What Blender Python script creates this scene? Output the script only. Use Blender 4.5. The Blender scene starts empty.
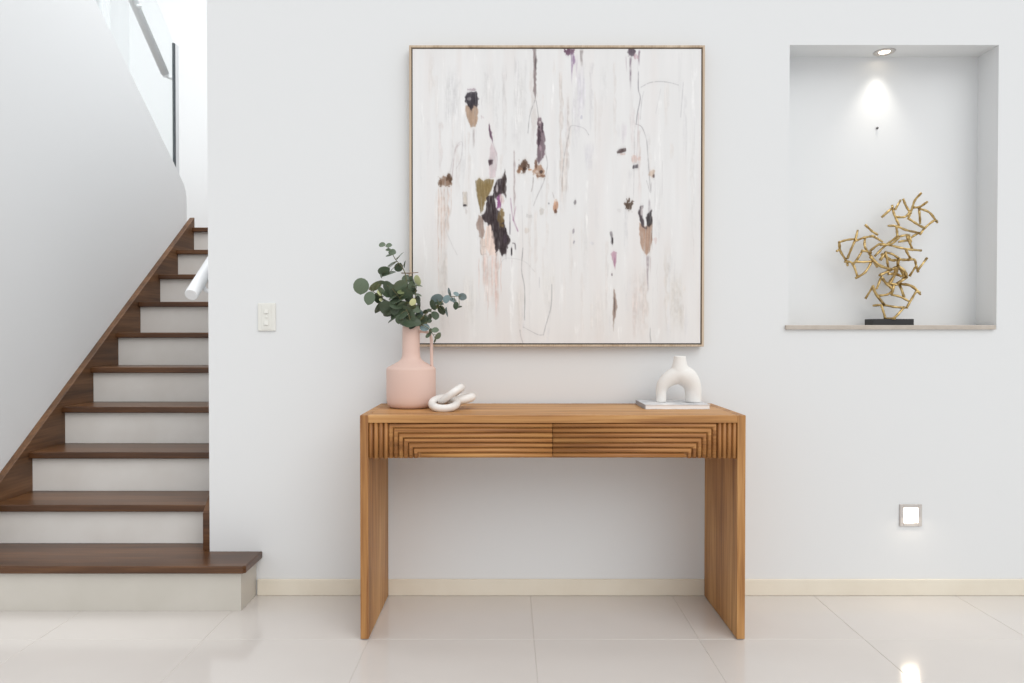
import bpy, bmesh, math, random
import numpy as np
from mathutils import Vector, Matrix

random.seed(7)
R = math.radians
scene = bpy.context.scene
C = scene.collection

# ------------------------------------------------------------------ camera
F = 712.0                      # focal length in pixels of a 1024 wide frame
CAM = Vector((0.0, -2.934, 1.088))
TILT = R(0.75)
cd = bpy.data.cameras.new('camera')
cd.sensor_fit = 'HORIZONTAL'
cd.sensor_width = 36.0
cd.lens = 36.0 * F / 1024.0
cd.shift_x = 4.0 / 1024.0
cd.clip_start = 0.05
cam = bpy.data.objects.new('camera', cd)
cam.location = CAM
cam.rotation_euler = (R(90) - TILT, 0, 0)
C.objects.link(cam)
scene.camera = cam

# ------------------------------------------------------------------ light
world = bpy.data.worlds.new('daylight')
scene.world = world
world.use_nodes = True
bg = world.node_tree.nodes['Background']
bg.inputs[0].default_value = (0.975, 0.985, 1.0, 1)
bg.inputs[1].default_value = 0.83
sd = bpy.data.lights.new('soft_sun', 'SUN')
sd.energy = 1.2
sd.angle = R(50)
sd.color = (1.0, 0.985, 0.965)
sun = bpy.data.objects.new('soft_sun', sd)
sun.rotation_euler = Vector((-0.48, 0.77, -0.75)).to_track_quat('-Z', 'Y').to_euler()
C.objects.link(sun)

# added area light that brightens the stairwell from above; no skylight is built
kd = bpy.data.lights.new('stair_fill', 'AREA')
kd.shape = 'RECTANGLE'
kd.size, kd.size_y = 1.4, 2.2
kd.energy = 76.0
kd.color = (0.97, 0.985, 1.0)
fill_o = bpy.data.objects.new('stair_fill', kd)
fill_o.location = (-1.6, 1.15, 5.0)
C.objects.link(fill_o)

vs = scene.view_settings
vs.view_transform = 'Standard'
vs.look = 'None'
vs.exposure = 0.0
vs.gamma = 1.0
vs.use_curve_mapping = False


# ------------------------------------------------------------------ helpers
def lin(c):
    return tuple((v / 255 / 12.92) if v / 255 <= 0.04045 else ((v / 255 + 0.055) / 1.055) ** 2.4 for v in c)


def on_plane(px, py, y):
    """point of the place at wall distance y that the survey photograph shows at px, py"""
    u, v = (px - 508.0) / F, (341.5 - py) / F
    d = Vector((u, math.cos(TILT) + v * math.sin(TILT), v * math.cos(TILT) - math.sin(TILT)))
    return CAM + d * ((y - CAM.y) / d.y)


def mat(name, rgb, rough=0.5, spec=0.5, metal=0.0, coat=0.0, noise=None, bump=0.0, bscale=60.0, emit=None, estr=0.0):
    """plain principled material; noise = (second rgb, (sx, sy, sz)) for colour variation"""
    m = bpy.data.materials.new(name)
    m.use_nodes = True
    nt = m.node_tree
    b = nt.nodes['Principled BSDF']
    b.inputs['Base Color'].default_value = (*lin(rgb), 1)
    b.inputs['Roughness'].default_value = rough
    b.inputs['Specular IOR Level'].default_value = spec
    b.inputs['Metallic'].default_value = metal
    b.inputs['Coat Weight'].default_value = coat
    b.inputs['Coat Roughness'].default_value = 0.12
    tc = nt.nodes.new('ShaderNodeTexCoord')
    if noise:
        mp = nt.nodes.new('ShaderNodeMapping')
        mp.inputs['Scale'].default_value = noise[1]
        nz = nt.nodes.new('ShaderNodeTexNoise')
        nz.inputs['Scale'].default_value = 1.0
        nz.inputs['Detail'].default_value = 4.0
        rp = nt.nodes.new('ShaderNodeValToRGB')
        rp.color_ramp.elements[0].position = 0.35
        rp.color_ramp.elements[1].position = 0.65
        rp.color_ramp.elements[0].color = (*lin(rgb), 1)
        rp.color_ramp.elements[1].color = (*lin(noise[0]), 1)
        nt.links.new(tc.outputs['Object'], mp.inputs['Vector'])
        nt.links.new(mp.outputs['Vector'], nz.inputs['Vector'])
        nt.links.new(nz.outputs['Fac'], rp.inputs['Fac'])
        nt.links.new(rp.outputs['Color'], b.inputs['Base Color'])
    if bump:
        n2 = nt.nodes.new('ShaderNodeTexNoise')
        n2.inputs['Scale'].default_value = bscale
        n2.inputs['Detail'].default_value = 3.0
        bp = nt.nodes.new('ShaderNodeBump')
        bp.inputs['Strength'].default_value = bump
        bp.inputs['Distance'].default_value = 0.002
        nt.links.new(tc.outputs['Object'], n2.inputs['Vector'])
        nt.links.new(n2.outputs['Fac'], bp.inputs['Height'])
        nt.links.new(bp.outputs['Normal'], b.inputs['Normal'])
    if emit:
        b.inputs['Emission Color'].default_value = (*emit, 1)
        b.inputs['Emission Strength'].default_value = estr
    return m


def wood(name, dark, mid, light, axis, rough=0.45, coat=0.0, fine=1.0):
    """long-grain timber, grain running along axis"""
    m = bpy.data.materials.new(name)
    m.use_nodes = True
    nt = m.node_tree
    b = nt.nodes['Principled BSDF']
    b.inputs['Roughness'].default_value = rough
    b.inputs['Coat Weight'].default_value = coat
    b.inputs['Coat Roughness'].default_value = 0.15
    tc = nt.nodes.new('ShaderNodeTexCoord')
    info = nt.nodes.new('ShaderNodeObjectInfo')
    off = nt.nodes.new('ShaderNodeVectorMath')
    off.operation = 'ADD'
    mul = nt.nodes.new('ShaderNodeMath')
    mul.operation = 'MULTIPLY'
    mul.inputs[1].default_value = 37.0
    nt.links.new(info.outputs['Random'], mul.inputs[0])
    nt.links.new(tc.outputs['Object'], off.inputs[0])
    nt.links.new(mul.outputs[0], off.inputs[1])

    def layer(cross, along, detail):
        mp = nt.nodes.new('ShaderNodeMapping')
        s = [cross] * 3
        s[axis] = along
        mp.inputs['Scale'].default_value = s
        nz = nt.nodes.new('ShaderNodeTexNoise')
        nz.inputs['Scale'].default_value = 1.0
        nz.inputs['Detail'].default_value = detail
        nz.inputs['Distortion'].default_value = 0.3
        nt.links.new(off.outputs[0], mp.inputs['Vector'])
        nt.links.new(mp.outputs['Vector'], nz.inputs['Vector'])
        return nz
    a = layer(14 * fine, 1.2, 3)
    c = layer(95 * fine, 3.5, 5)
    mx = nt.nodes.new('ShaderNodeMix')
    mx.inputs['Factor'].default_value = 0.45
    nt.links.new(a.outputs['Fac'], mx.inputs['A'])
    nt.links.new(c.outputs['Fac'], mx.inputs['B'])
    rp = nt.nodes.new('ShaderNodeValToRGB')
    e = rp.color_ramp.elements
    e[0].position, e[0].color = 0.36, (*lin(dark), 1)
    e[1].position, e[1].color = 0.65, (*lin(light), 1)
    k = e.new(0.5)
    k.color = (*lin(mid), 1)
    nt.links.new(mx.outputs['Result'], rp.inputs['Fac'])
    nt.links.new(rp.outputs['Color'], b.inputs['Base Color'])
    bp = nt.nodes.new('ShaderNodeBump')
    bp.inputs['Strength'].default_value = 0.12
    bp.inputs['Distance'].default_value = 0.001
    nt.links.new(c.outputs['Fac'], bp.inputs['Height'])
    nt.links.new(bp.outputs['Normal'], b.inputs['Normal'])
    return m


def obj(name, bm, m, parent=None, smooth=False):
    me = bpy.data.meshes.new(name)
    if smooth:
        for f in bm.faces:
            f.smooth = True
    bm.normal_update()
    bm.to_mesh(me)
    bm.free()
    me.materials.append(m)
    o = bpy.data.objects.new(name, me)
    C.objects.link(o)
    if parent:
        o.parent = parent
    return o


def share(o, parent, name=None):
    c = o.copy()
    if name:
        c.name = name
    c.parent = parent
    C.objects.link(c)
    return c


def tag(o, label=None, cat=None, group=None, kind=None):
    for k, v in (('label', label), ('category', cat), ('group', group), ('kind', kind)):
        if v:
            o[k] = v
    return o


def thing(name, label, cat, loc=(0, 0, 0), group=None):
    o = bpy.data.objects.new(name, None)
    o.empty_display_size = 0.1
    o.location = loc
    C.objects.link(o)
    return tag(o, label, cat, group)


def box(x0, x1, y0, y1, z0, z1, bevel=0.0, seg=2, bm=None):
    own = bm is None
    bm = bm or bmesh.new()
    vs_ = [bm.verts.new((x, y, z)) for x in (x0, x1) for y in (y0, y1) for z in (z0, z1)]
    fs = [(0, 1, 3, 2), (4, 6, 7, 5), (0, 4, 5, 1), (2, 3, 7, 6), (0, 2, 6, 4), (1, 5, 7, 3)]
    faces = [bm.faces.new([vs_[i] for i in f]) for f in fs]
    bmesh.ops.recalc_face_normals(bm, faces=faces)
    if bevel:
        ed = list({e for f in faces for e in f.edges})
        bmesh.ops.bevel(bm, geom=ed, offset=bevel, segments=seg, profile=0.5, affect='EDGES', clamp_overlap=True)
    return bm


def prism_yz(pts, x0, x1, bevel=0.0):
    """outline in the y-z plane given thickness along x"""
    bm = bmesh.new()
    a = [bm.verts.new((x0, y, z)) for y, z in pts]
    b = [bm.verts.new((x1, y, z)) for y, z in pts]
    n = len(pts)
    bm.faces.new(a)
    bm.faces.new(b[::-1])
    for i in range(n):
        bm.faces.new((a[i], b[i], b[(i + 1) % n], a[(i + 1) % n]))
    bmesh.ops.recalc_face_normals(bm, faces=bm.faces[:])
    if bevel:
        bmesh.ops.bevel(bm, geom=bm.edges[:], offset=bevel, segments=2, profile=0.5, affect='EDGES')
    return bm


def tube(pts, rad, n=8, bm=None, cap=True):
    bm = bm or bmesh.new()
    pts = [Vector(p) for p in pts]
    rad = rad if isinstance(rad, (list, tuple)) else [rad] * len(pts)
    rings, ref = [], None
    for i, p in enumerate(pts):
        t = (pts[min(i + 1, len(pts) - 1)] - pts[max(i - 1, 0)]).normalized()
        if ref is None:
            ref = t.orthogonal().normalized()
        ref = (ref - t * ref.dot(t)).normalized()
        s = t.cross(ref)
        rings.append([bm.verts.new(p + (ref * math.cos(2 * math.pi * k / n) + s * math.sin(2 * math.pi * k / n)) * rad[i]) for k in range(n)])
    for a, b in zip(rings, rings[1:]):
        for k in range(n):
            bm.faces.new((a[k], a[(k + 1) % n], b[(k + 1) % n], b[k]))
    if cap:
        bm.faces.new(rings[0][::-1])
        bm.faces.new(rings[-1])
    return bm


def lathe(profile, n=48, bm=None):
    bm = bm or bmesh.new()
    rings = []
    for r, z in profile:
        if r < 1e-6:
            rings.append([bm.verts.new((0, 0, z))])
        else:
            rings.append([bm.verts.new((r * math.cos(2 * math.pi * k / n), r * math.sin(2 * math.pi * k / n), z)) for k in range(n)])
    for a, b in zip(rings, rings[1:]):
        for k in range(n):
            q = [a[k % len(a)], a[(k + 1) % len(a)], b[(k + 1) % len(b)], b[k % len(b)]]
            u = []
            for v in q:
                if v not in u:
                    u.append(v)
            if len(u) > 2:
                bm.faces.new(u)
    bmesh.ops.recalc_face_normals(bm, faces=bm.faces[:])
    return bm


def smooth_pts(pts, k=5):
    """Catmull-Rom through the points"""
    P = [Vector(p) for p in pts]
    P = [P[0] * 2 - P[1]] + P + [P[-1] * 2 - P[-2]]
    out = []
    for i in range(1, len(P) - 2):
        for j in range(k):
            t = j / k
            a, b, c, d = P[i - 1], P[i], P[i + 1], P[i + 2]
            out.append(0.5 * ((2 * b) + (c - a) * t + (2 * a - 5 * b + 4 * c - d) * t * t + (3 * b - a - 3 * c + d) * t ** 3))
    out.append(P[-2])
    return out


# ------------------------------------------------------------------ materials
M_wall = mat('white_wall_paint', (225, 227, 228), rough=0.85, spec=0.2, bump=0.03, bscale=140)
M_grout = mat('tile_grout', (196, 190, 184), rough=0.8)
M_tile = mat('polished_porcelain', (213, 208, 203), rough=0.12, spec=0.6, noise=((209, 204, 199), (2.2, 2.2, 2.2)))
M_skirt = mat('cream_skirting_tile', (230, 223, 208), rough=0.35, noise=((225, 217, 201), (6, 6, 6)))
M_sill = mat('beige_stone_sill', (192, 183, 172), rough=0.35, noise=((184, 174, 162), (30, 30, 30)))
M_oak_x = wood('oak_grain_along', (144, 95, 49), (182, 131, 76), (208, 161, 105), 0, rough=0.5)
M_oak_z = wood('oak_grain_upright', (136, 88, 45), (175, 125, 71), (204, 157, 101), 2, rough=0.5)
M_rib_x = wood('oak_rib_along', (120, 74, 33), (164, 110, 58), (196, 146, 86), 0, rough=0.5, fine=1.4)
M_rib_z = wood('oak_rib_upright', (120, 74, 33), (164, 110, 58), (194, 144, 84), 2, rough=0.5, fine=1.4)
M_walnut = wood('dark_stained_tread', (60, 37, 19), (84, 53, 29), (108, 73, 43), 0, rough=0.32, coat=0.0)
M_string = wood('dark_stained_stringer', (70, 46, 27), (94, 64, 39), (118, 83, 53), 1, rough=0.5, coat=0.0)
M_riser = mat('pale_riser_paint', (224, 222, 218), rough=0.5, noise=((217, 214, 209), (5, 5, 5)))
M_riser_tile = mat('pale_riser_tile', (204, 200, 192), rough=0.35, noise=((197, 193, 184), (4, 4, 4)))
M_rail = mat('white_enamel_rail', (234, 236, 238), rough=0.35)
M_glass_edge = mat('dark_glass_edge', (30, 42, 50), rough=0.4)
M_alu = mat('brushed_aluminium', (214, 216, 218), rough=0.4, metal=0.2)
M_frame = wood('pale_oak_frame', (172, 150, 126), (192, 172, 148), (208, 190, 168), 2, rough=0.5, fine=2)
M_gap = mat('shadow_gap_black', (40, 34, 30), rough=0.9)
M_pink = mat('matte_pink_ceramic', (220, 191, 179), rough=0.6, spec=0.3, bump=0.03, bscale=200)
M_white_cer = mat('matte_white_ceramic', (232, 230, 226), rough=0.75, spec=0.25, bump=0.12, bscale=260)
M_marble = mat('white_marble', (238, 235, 231), rough=0.35, noise=((222, 218, 213), (16, 22, 30)))
M_gold = mat('aged_gold_metal', (214, 187, 130), rough=0.36, metal=0.85, noise=((166, 138, 88), (60, 60, 60)))
M_black = mat('black_base_stone', (38, 37, 38), rough=0.5)
M_plate = mat('white_switch_plastic', (226, 226, 220), rough=0.4)
M_steel = mat('satin_steel', (206, 201, 197), rough=0.35, metal=0.7)
M_paper = mat('book_pages', (238, 238, 238), rough=0.8)
M_cover = mat('grey_marbled_cover', (236, 236, 236), rough=0.5, noise=((186, 188, 192), (18, 30, 18)))
M_spine = mat('grey_book_spine', (158, 158, 162), rough=0.6)
M_lamp = mat('warm_lamp_lens', (255, 244, 226), rough=0.4, emit=(1.0, 0.86, 0.66), estr=6.0)
M_screw = mat('dark_screw_metal', (86, 84, 84), rough=0.4, metal=0.5)
LEAF = [mat('leaf_grey_green', (104, 118, 96), rough=0.45, noise=((88, 102, 82), (40, 40, 40))),
        mat('leaf_dark_green', (76, 90, 68), rough=0.45, noise=((58, 72, 54), (40, 40, 40))),
        mat('leaf_blue_green', (132, 150, 152), rough=0.45, noise=((110, 130, 132), (40, 40, 40))),
        mat('leaf_fresh_green', (130, 138, 96), rough=0.45, noise=((104, 116, 80), (40, 40, 40))),
        mat('leaf_pale_yellow', (206, 210, 160), rough=0.6)]
M_stem = mat('green_brown_stem', (112, 108, 76), rough=0.6)
M_twig = mat('brown_twig', (134, 110, 92), rough=0.6)

# clear glass, faint green
M_glass = bpy.data.materials.new('clear_balustrade_glass')
M_glass.use_nodes = True
nt = M_glass.node_tree
nt.nodes.remove(nt.nodes['Principled BSDF'])
tr = nt.nodes.new('ShaderNodeBsdfTransparent')
tr.inputs[0].default_value = (0.975, 0.985, 0.985, 1)
gl = nt.nodes.new('ShaderNodeBsdfGlossy')
gl.inputs['Roughness'].default_value = 0.02
ms = nt.nodes.new('ShaderNodeMixShader')
ms.inputs[0].default_value = 0.06
nt.links.new(tr.outputs[0], ms.inputs[1])
nt.links.new(gl.outputs[0], ms.inputs[2])
nt.links.new(ms.outputs[0], nt.nodes['Material Output'].inputs[0])

# ------------------------------------------------------------------ the setting
# floor: grout bed with large porcelain tiles
TILE, GX, GY = 0.585, 0.092, -0.425
floor = tag(obj('floor', box(-3.4, 3.6, -6.0, 3.4, -0.06, -0.0012), M_grout), kind='structure')
tl = {}
cols = [GX + TILE * i for i in range(-6, 6)]
rows = [(GY, GY + TILE)] + [(GY - TILE * (j + 1), GY - TILE * j) for j in range(9)]
for (ya, yb) in rows:
    for xa in cols:
        top = -0.0 if yb > 0 else yb
        yb2 = min(yb, 0.02)
        key = round(yb2 - ya, 3)
        if key not in tl:
            g = 0.0009
            tl[key] = obj('floor_tile', box(g, TILE - g, g, yb2 - ya - g, -0.01, 0.0, 0.0008, 1), M_tile, floor)
            t = tl[key]
        else:
            t = share(tl[key], floor)
        t.location = (xa, ya, 0)

# back wall with its niche
NX0, NX1 = on_plane(789, 200, 0).x, on_plane(997.5, 200, 0).x
NZ0, NZ1 = on_plane(880, 329, 0).z, on_plane(880, 45, 0).z
WX0, WX1, WZ1, ND = -1.234, 3.6, 2.62, 0.13
SILL_T = 0.018
bm = bmesh.new()
def quad(bm, *p):
    return bm.faces.new([bm.verts.new(q) for q in p])
xs, zs = [WX0, NX0, NX1, WX1], [0, NZ0, NZ1, WZ1]
for i in range(3):
    for j in range(3):
        if (i, j) != (1, 1):
            quad(bm, (xs[i], 0, zs[j]), (xs[i + 1], 0, zs[j]), (xs[i + 1], 0, zs[j + 1]), (xs[i], 0, zs[j + 1]))
quad(bm, (NX0, ND, NZ0), (NX1, ND, NZ0), (NX1, ND, NZ1), (NX0, ND, NZ1))
quad(bm, (NX0, 0, NZ0), (NX0, ND, NZ0), (NX0, ND, NZ1), (NX0, 0, NZ1))
quad(bm, (NX1, 0, NZ0), (NX1, 0, NZ1), (NX1, ND, NZ1), (NX1, ND, NZ0))
quad(bm, (NX0, 0, NZ1), (NX0, ND, NZ1), (NX1, ND, NZ1), (NX1, 0, NZ1))
quad(bm, (NX0, 0, NZ0), (NX1, 0, NZ0), (NX1, ND, NZ0), (NX0, ND, NZ0))
# the body of the wall behind the plaster face
B = 0.22
quad(bm, (WX0, 0, 0), (WX0, 0, WZ1), (WX0, B, WZ1), (WX0, B, 0))
quad(bm, (WX1, 0, 0), (WX1, B, 0), (WX1, B, WZ1), (WX1, 0, WZ1))
quad(bm, (WX0, B, 0), (WX0, B, WZ1), (WX1, B, WZ1), (WX1, B, 0))
quad(bm, (WX0, 0, WZ1), (WX1, 0, WZ1), (WX1, B, WZ1), (WX0, B, WZ1))
bmesh.ops.remove_doubles(bm, verts=bm.verts[:], dist=1e-5)
tag(obj('wall_back', bm, M_wall), kind='structure')
# hidden parapet carrying the lower handrail, cut to a slope to let light in
tag(obj('wall_stair_right', prism_yz([(0.2205, 0), (3.4, 0), (3.4, 2.85), (2.0, 2.85), (0.2205, 1.52)], WX0, WX0 + 0.12), M_wall), kind='structure')

# dividing wall left of the stair, its top following the upper flight
XL = -2.235
SL = 0.749
ye = 2.03
def ztop(y):
    return 2.073 + (ye - y) * SL
tag(obj('wall_left', prism_yz([(-0.35, 0), (ye, 0), (ye, 2.018), (ye - 0.012, 2.063), (ye - 0.045, 2.113), (-0.35, ztop(-0.35))], XL - 0.11, XL), M_wall), kind='structure')
tag(obj('wall_stair_far', box(-3.45, -1.12, 3.4, 3.5, 0, 4.9), M_wall), kind='structure')
# outer wall of the stairwell with a tall window added to brighten it
wo = bmesh.new()
OW = (0.2, 3.1, 2.3, 4.6)
box(-3.45, -3.35, -0.35, OW[0], 0, 4.9, bm=wo)
box(-3.45, -3.35, OW[1], 3.4, 0, 4.9, bm=wo)
box(-3.45, -3.35, OW[0], OW[1], 0, OW[2], bm=wo)
box(-3.45, -3.35, OW[0], OW[1], OW[3], 4.9, bm=wo)
tag(obj('wall_stair_outer', wo, M_wall), kind='structure')
win = tag(obj('added_window', box(-3.405, -3.395, OW[0], OW[1], OW[2], OW[3]), M_glass), kind='structure')
for ya_, yb_, za_, zb_ in ((OW[0], OW[0] + .05, OW[2], OW[3]), (OW[1] - .05, OW[1], OW[2], OW[3]), (OW[0], OW[1], OW[2], OW[2] + .05), (OW[0], OW[1], OW[3] - .05, OW[3])):
    obj('added_window_frame', box(-3.42, -3.38, ya_, yb_, za_, zb_), M_rail, win)

tag(obj('baseboard_back', box(-1.035, WX1, -0.011, 0, 0.0005, 0.068, 0.002, 1), M_skirt), kind='structure')
tag(obj('trim_1', box(on_plane(786, 328, -0.012).x, on_plane(996, 328, -0.012).x, -0.012, ND, NZ0 - 0.002, NZ0 + SILL_T - 0.002, 0.002, 2), M_sill),
    'beige stone sill along the bottom of the wall niche', 'sill', kind='structure')

# ------------------------------------------------------------------ staircase
Z0 = -0.012
RISE, GO, Y1 = 0.183, 0.2444, -0.164          # first nosing stands at Y1
XS0, XS1 = -2.20, -1.264                       # between the stringers
TH, NOSE = 0.030, 0.028
st = thing('staircase', 'straight timber stair with dark treads and pale risers beside the white wall', 'staircase', (-1.72, 0, 0))
def part(name, bm, m):
    bmesh.ops.translate(bm, verts=bm.verts[:], vec=(1.72, 0, 0))
    return obj(name, bm, m, st)
for n in range(1, 11):
    yn = Y1 + (n - 1) * GO
    zt = n * RISE + (Z0 if n > 1 else 0)
    if n == 1:
        b_ = bmesh.new()
        yn = -0.194
        out = [(XL + 0.001, yn), (-1.026, yn), (-1.016, yn + 0.010), (-1.016, -0.0015), (WX0 - 0.001, -0.0015), (WX0 - 0.001, Y1 + GO + NOSE), (XL + 0.001, Y1 + GO + NOSE)]
        lo = [b_.verts.new((x, y, zt - TH)) for x, y in out]
        hi = [b_.verts.new((x, y, zt)) for x, y in out]
        b_.faces.new(lo[::-1])
        b_.faces.new(hi)
        for i in range(len(out)):
            b_.faces.new((lo[i], lo[(i + 1) % len(out)], hi[(i + 1) % len(out)], hi[i]))
        bmesh.ops.recalc_face_normals(b_, faces=b_.faces[:])
        bmesh.ops.bevel(b_, geom=[e for e in b_.edges if abs(e.verts[0].co.z - e.verts[1].co.z) < 1e-6], offset=0.005, segments=2, profile=0.5, affect='EDGES')
        t1 = part('tread', b_, M_walnut)
        t1['label'] = 'wide bottom tread wrapping past the wall corner'
        part('riser', box(XL + 0.001, -1.041, yn + 0.023, -0.0015, 0.0005, zt - TH), M_riser_tile)
    else:
        deep = yn + GO + NOSE if n < 10 else 3.395
        x0, x1 = (XS0, XS1) if n < 10 else (XS0, WX0 - 0.001)
        if n == 10:
            part('landing', box(XS0, WX0 - 0.001, yn, yn + 0.12, zt - TH, zt, 0.004), M_walnut)
        else:
            part('tread', box(x0, x1, yn, deep, zt - TH, zt, 0.005), M_walnut)
        part('riser', box(x0, x1 if n < 10 else XS1, yn + NOSE, yn + NOSE + 0.018, zt - RISE - (Z0 if n == 2 else 0), zt - TH), M_riser)
# stringers
def nos(y, up):
    return RISE + Z0 + (y - Y1) * (RISE / GO) + up
ys, yend = 0.02, 2.075
part('stringer', prism_yz([(-0.13, RISE), (-0.13, nos(-0.13, 0.035)), (yend, nos(yend, 0.045)), (yend, nos(yend, 0.045) - 0.22), (0.3, RISE)], XL + 0.001, XS0, 0.002), M_string)
part('stringer', prism_yz([(0.004, RISE), (0.004, 0.340), (0.055, 0.392), (2.0, nos(2.0, 0.035)), (2.0, nos(2.0, 0.035) - 0.2), (0.3, RISE)], XS1, WX0 - 0.001, 0.002), M_walnut)
# unseen pale slab behind the dividing wall, added to bounce light onto the rail
tag(obj('upper_bounce_slab', prism_yz([(2.03, 1.60), (2.03, 1.80), (-0.30, 1.80 + 2.33 * SL), (-0.30, 1.60 + 2.33 * SL)], -3.345, XL - 0.112), M_riser), kind='structure')
# floor slab of the half landing
tag(obj('floor_landing', box(-3.345, WX0 - 0.001, Y1 + 9 * GO + 0.122, 3.395, 9 * RISE + 0.06 + Z0, 10 * RISE - 0.002 + Z0), M_walnut), kind='structure')

# handrail of the lower flight, on the wall hidden by the corner
def rail(p0, p1, r, label, brackets, side):
    h = thing('handrail', label, 'handrail', p0)
    p0, p1 = Vector(p0), Vector(p1)
    b_ = tube([(0, 0, 0), (p1 - p0) * 0.5, p1 - p0], r, 24)
    bmesh.ops.bevel(b_, geom=[e for e in b_.edges if e.is_boundary or any(len(f.verts) > 4 for f in e.link_faces)], offset=0.003, segments=2, profile=0.5, affect='EDGES')
    o = obj('rail', b_, M_rail, h, True)
    for f in o.data.polygons:
        f.use_smooth = len(f.vertices) < 10
    for t in brackets:
        q = (p1 - p0) * t
        obj('bracket', tube(smooth_pts([q + Vector((0, 0, -r * 0.6)), q + Vector((side * 0.02, 0, -0.05)), q + Vector((side * 0.06, 0, -0.055))], 4), 0.009, 10), M_rail, h, True)
    return h
a = on_plane(191, 295, 0.02)
rail(a, a + Vector((0, 2.0, 2.0 * SL)), 0.0265, 'white tubular handrail ending above the lower stair treads', (0.05, 0.5, 0.95), 1)

# upper flight: glass balustrade on the dividing wall and its handrail
XG = XL - 0.055
g1 = on_plane(175, 43, 1.952)
yg = CAM.y + XG * F / (175.0 - 508.0)
ztg = on_plane(175, 43, yg).z
bal = thing('glass_balustrade', 'clear glass balustrade with dark end edge above the sloping wall', 'balustrade', (XG, yg, ztop(yg)))
def bl(y, z):
    return (y - yg, z - ztop(yg))
out = [(yg - 0.0035, ztop(yg) - 0.06), (yg - 0.0035, ztg), (-0.3, ztg + (yg + 0.3) * SL), (-0.3, ztop(-0.3) - 0.06)]
obj('glass_panel', prism_yz([bl(*p) for p in out], -0.006, 0.006), M_glass, bal)
obj('glass_edge', box(-0.0065, 0.0065, -0.003, 0.016, -0.05, ztg - ztop(yg)), M_glass_edge, bal)
obj('end_channel', box(-0.008, 0.008, 0.0165, 0.062, -0.09, ztg - ztop(yg)), M_alu, bal)
XH = -2.342
h0 = Vector((XH, CAM.y + XH * F / (166.5 - 508), 0))
h0.z = on_plane(166.5, 73, h0.y).z
hr = thing('handrail', 'white tubular handrail on the glass balustrade above the sloping wall', 'handrail', h0)
vec = Vector((0, -2.2, 2.2 * SL))
obj('rail', tube([(0, 0, 0), vec * 0.5, vec], 0.027, 24), M_rail, hr, True)
obj('rail_return', tube(smooth_pts([(0, -0.02, 0.015), (0.004, 0.012, -0.012), (0.02, 0.028, -0.022), (XG - XH - 0.007, 0.030, -0.024)], 5), [0.024] * 6 + [0.011] * 10, 14), M_rail, hr, True)
for t in (0.18, 0.7):
    q = vec * t
    obj('bracket', tube([q, q + Vector((0.02, 0, -0.02)), q + Vector((XG - XH - 0.007, 0, -0.022))], 0.009, 10), M_rail, hr, True)

# ------------------------------------------------------------------ console table
TX0, TX1, TD, TZ, LT = -0.5215, 0.8375, 0.418, 0.7955, 0.029
TC = (TX0 + TX1) / 2
tb = thing('console_table', 'honey oak console table with ribbed drawer fronts and slab legs', 'table', (TC, -TD / 2 - 0.0135, 0))
HW, HD = (TX1 - TX0) / 2, TD / 2
obj('table_top', box(-HW + LT, HW - LT, -HD, HD, TZ - 0.027, TZ, 0.0015, 2), M_oak_x, tb)
for s in (-1, 1):
    xa, xb = sorted((s * HW, s * (HW - LT)))
    obj('leg', box(xa, xb, -HD, HD, 0.003, TZ, 0.002, 2), M_oak_z, tb)
    for yy in (-HD + 0.02, HD - 0.02):
        b_ = lathe([(0, 0.0), (0.009, 0.0), (0.010, 0.004), (0, 0.004)], 12)
        bmesh.ops.translate(b_, verts=b_.verts[:], vec=(s * (HW - LT / 2), yy, 0))
        obj('foot_pad', b_, M_gap, tb)
ZA1 = TZ - 0.027
ZA0 = ZA1 - 0.1255
SW = 0.01757
obj('back_rail', box(-HW + LT, HW - LT, HD - 0.02, HD, ZA0, ZA1), M_oak_x, tb)
obj('bottom_board', box(-HW + LT, HW - LT, -HD + 0.026, HD - 0.02, ZA0 + 0.001, ZA0 + 0.013), M_oak_x, tb)
# half round slat profile: (across, outwards)
PROF = [(-0.46, 0.0), (-0.44, 0.42), (-0.26, 0.92), (0.0, 1.08), (0.26, 0.92), (0.44, 0.42), (0.46, 0.0)]
def slat(path, w, proj, normals):
    """ridge swept along a path in the x-z plane, bulging to -y; normals = across direction at each station"""
    bm = bmesh.new()
    rings = []
    for (x, z), (nx, nz) in zip(path, normals):
        rings.append([bm.verts.new((x + nx * a_ * w, -h_ * proj, z + nz * a_ * w)) for a_, h_ in PROF])
    for r0, r1 in zip(rings, rings[1:]):
        for k in range(len(PROF) - 1):
            bm.faces.new((r0[k], r0[k + 1], r1[k + 1], r1[k])).smooth = True
        bm.faces.new((r0[0], r1[0], r1[-1], r0[-1]))
    bm.faces.new(rings[0])
    bm.faces.new(rings[-1][::-1])
    bmesh.ops.recalc_face_normals(bm, faces=bm.faces[:])
    return bm
YF = -HD + 0.0125      # plane the ribs stand on
PJ = 0.0100
BW = 4 * SW
xin = HW - LT
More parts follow.
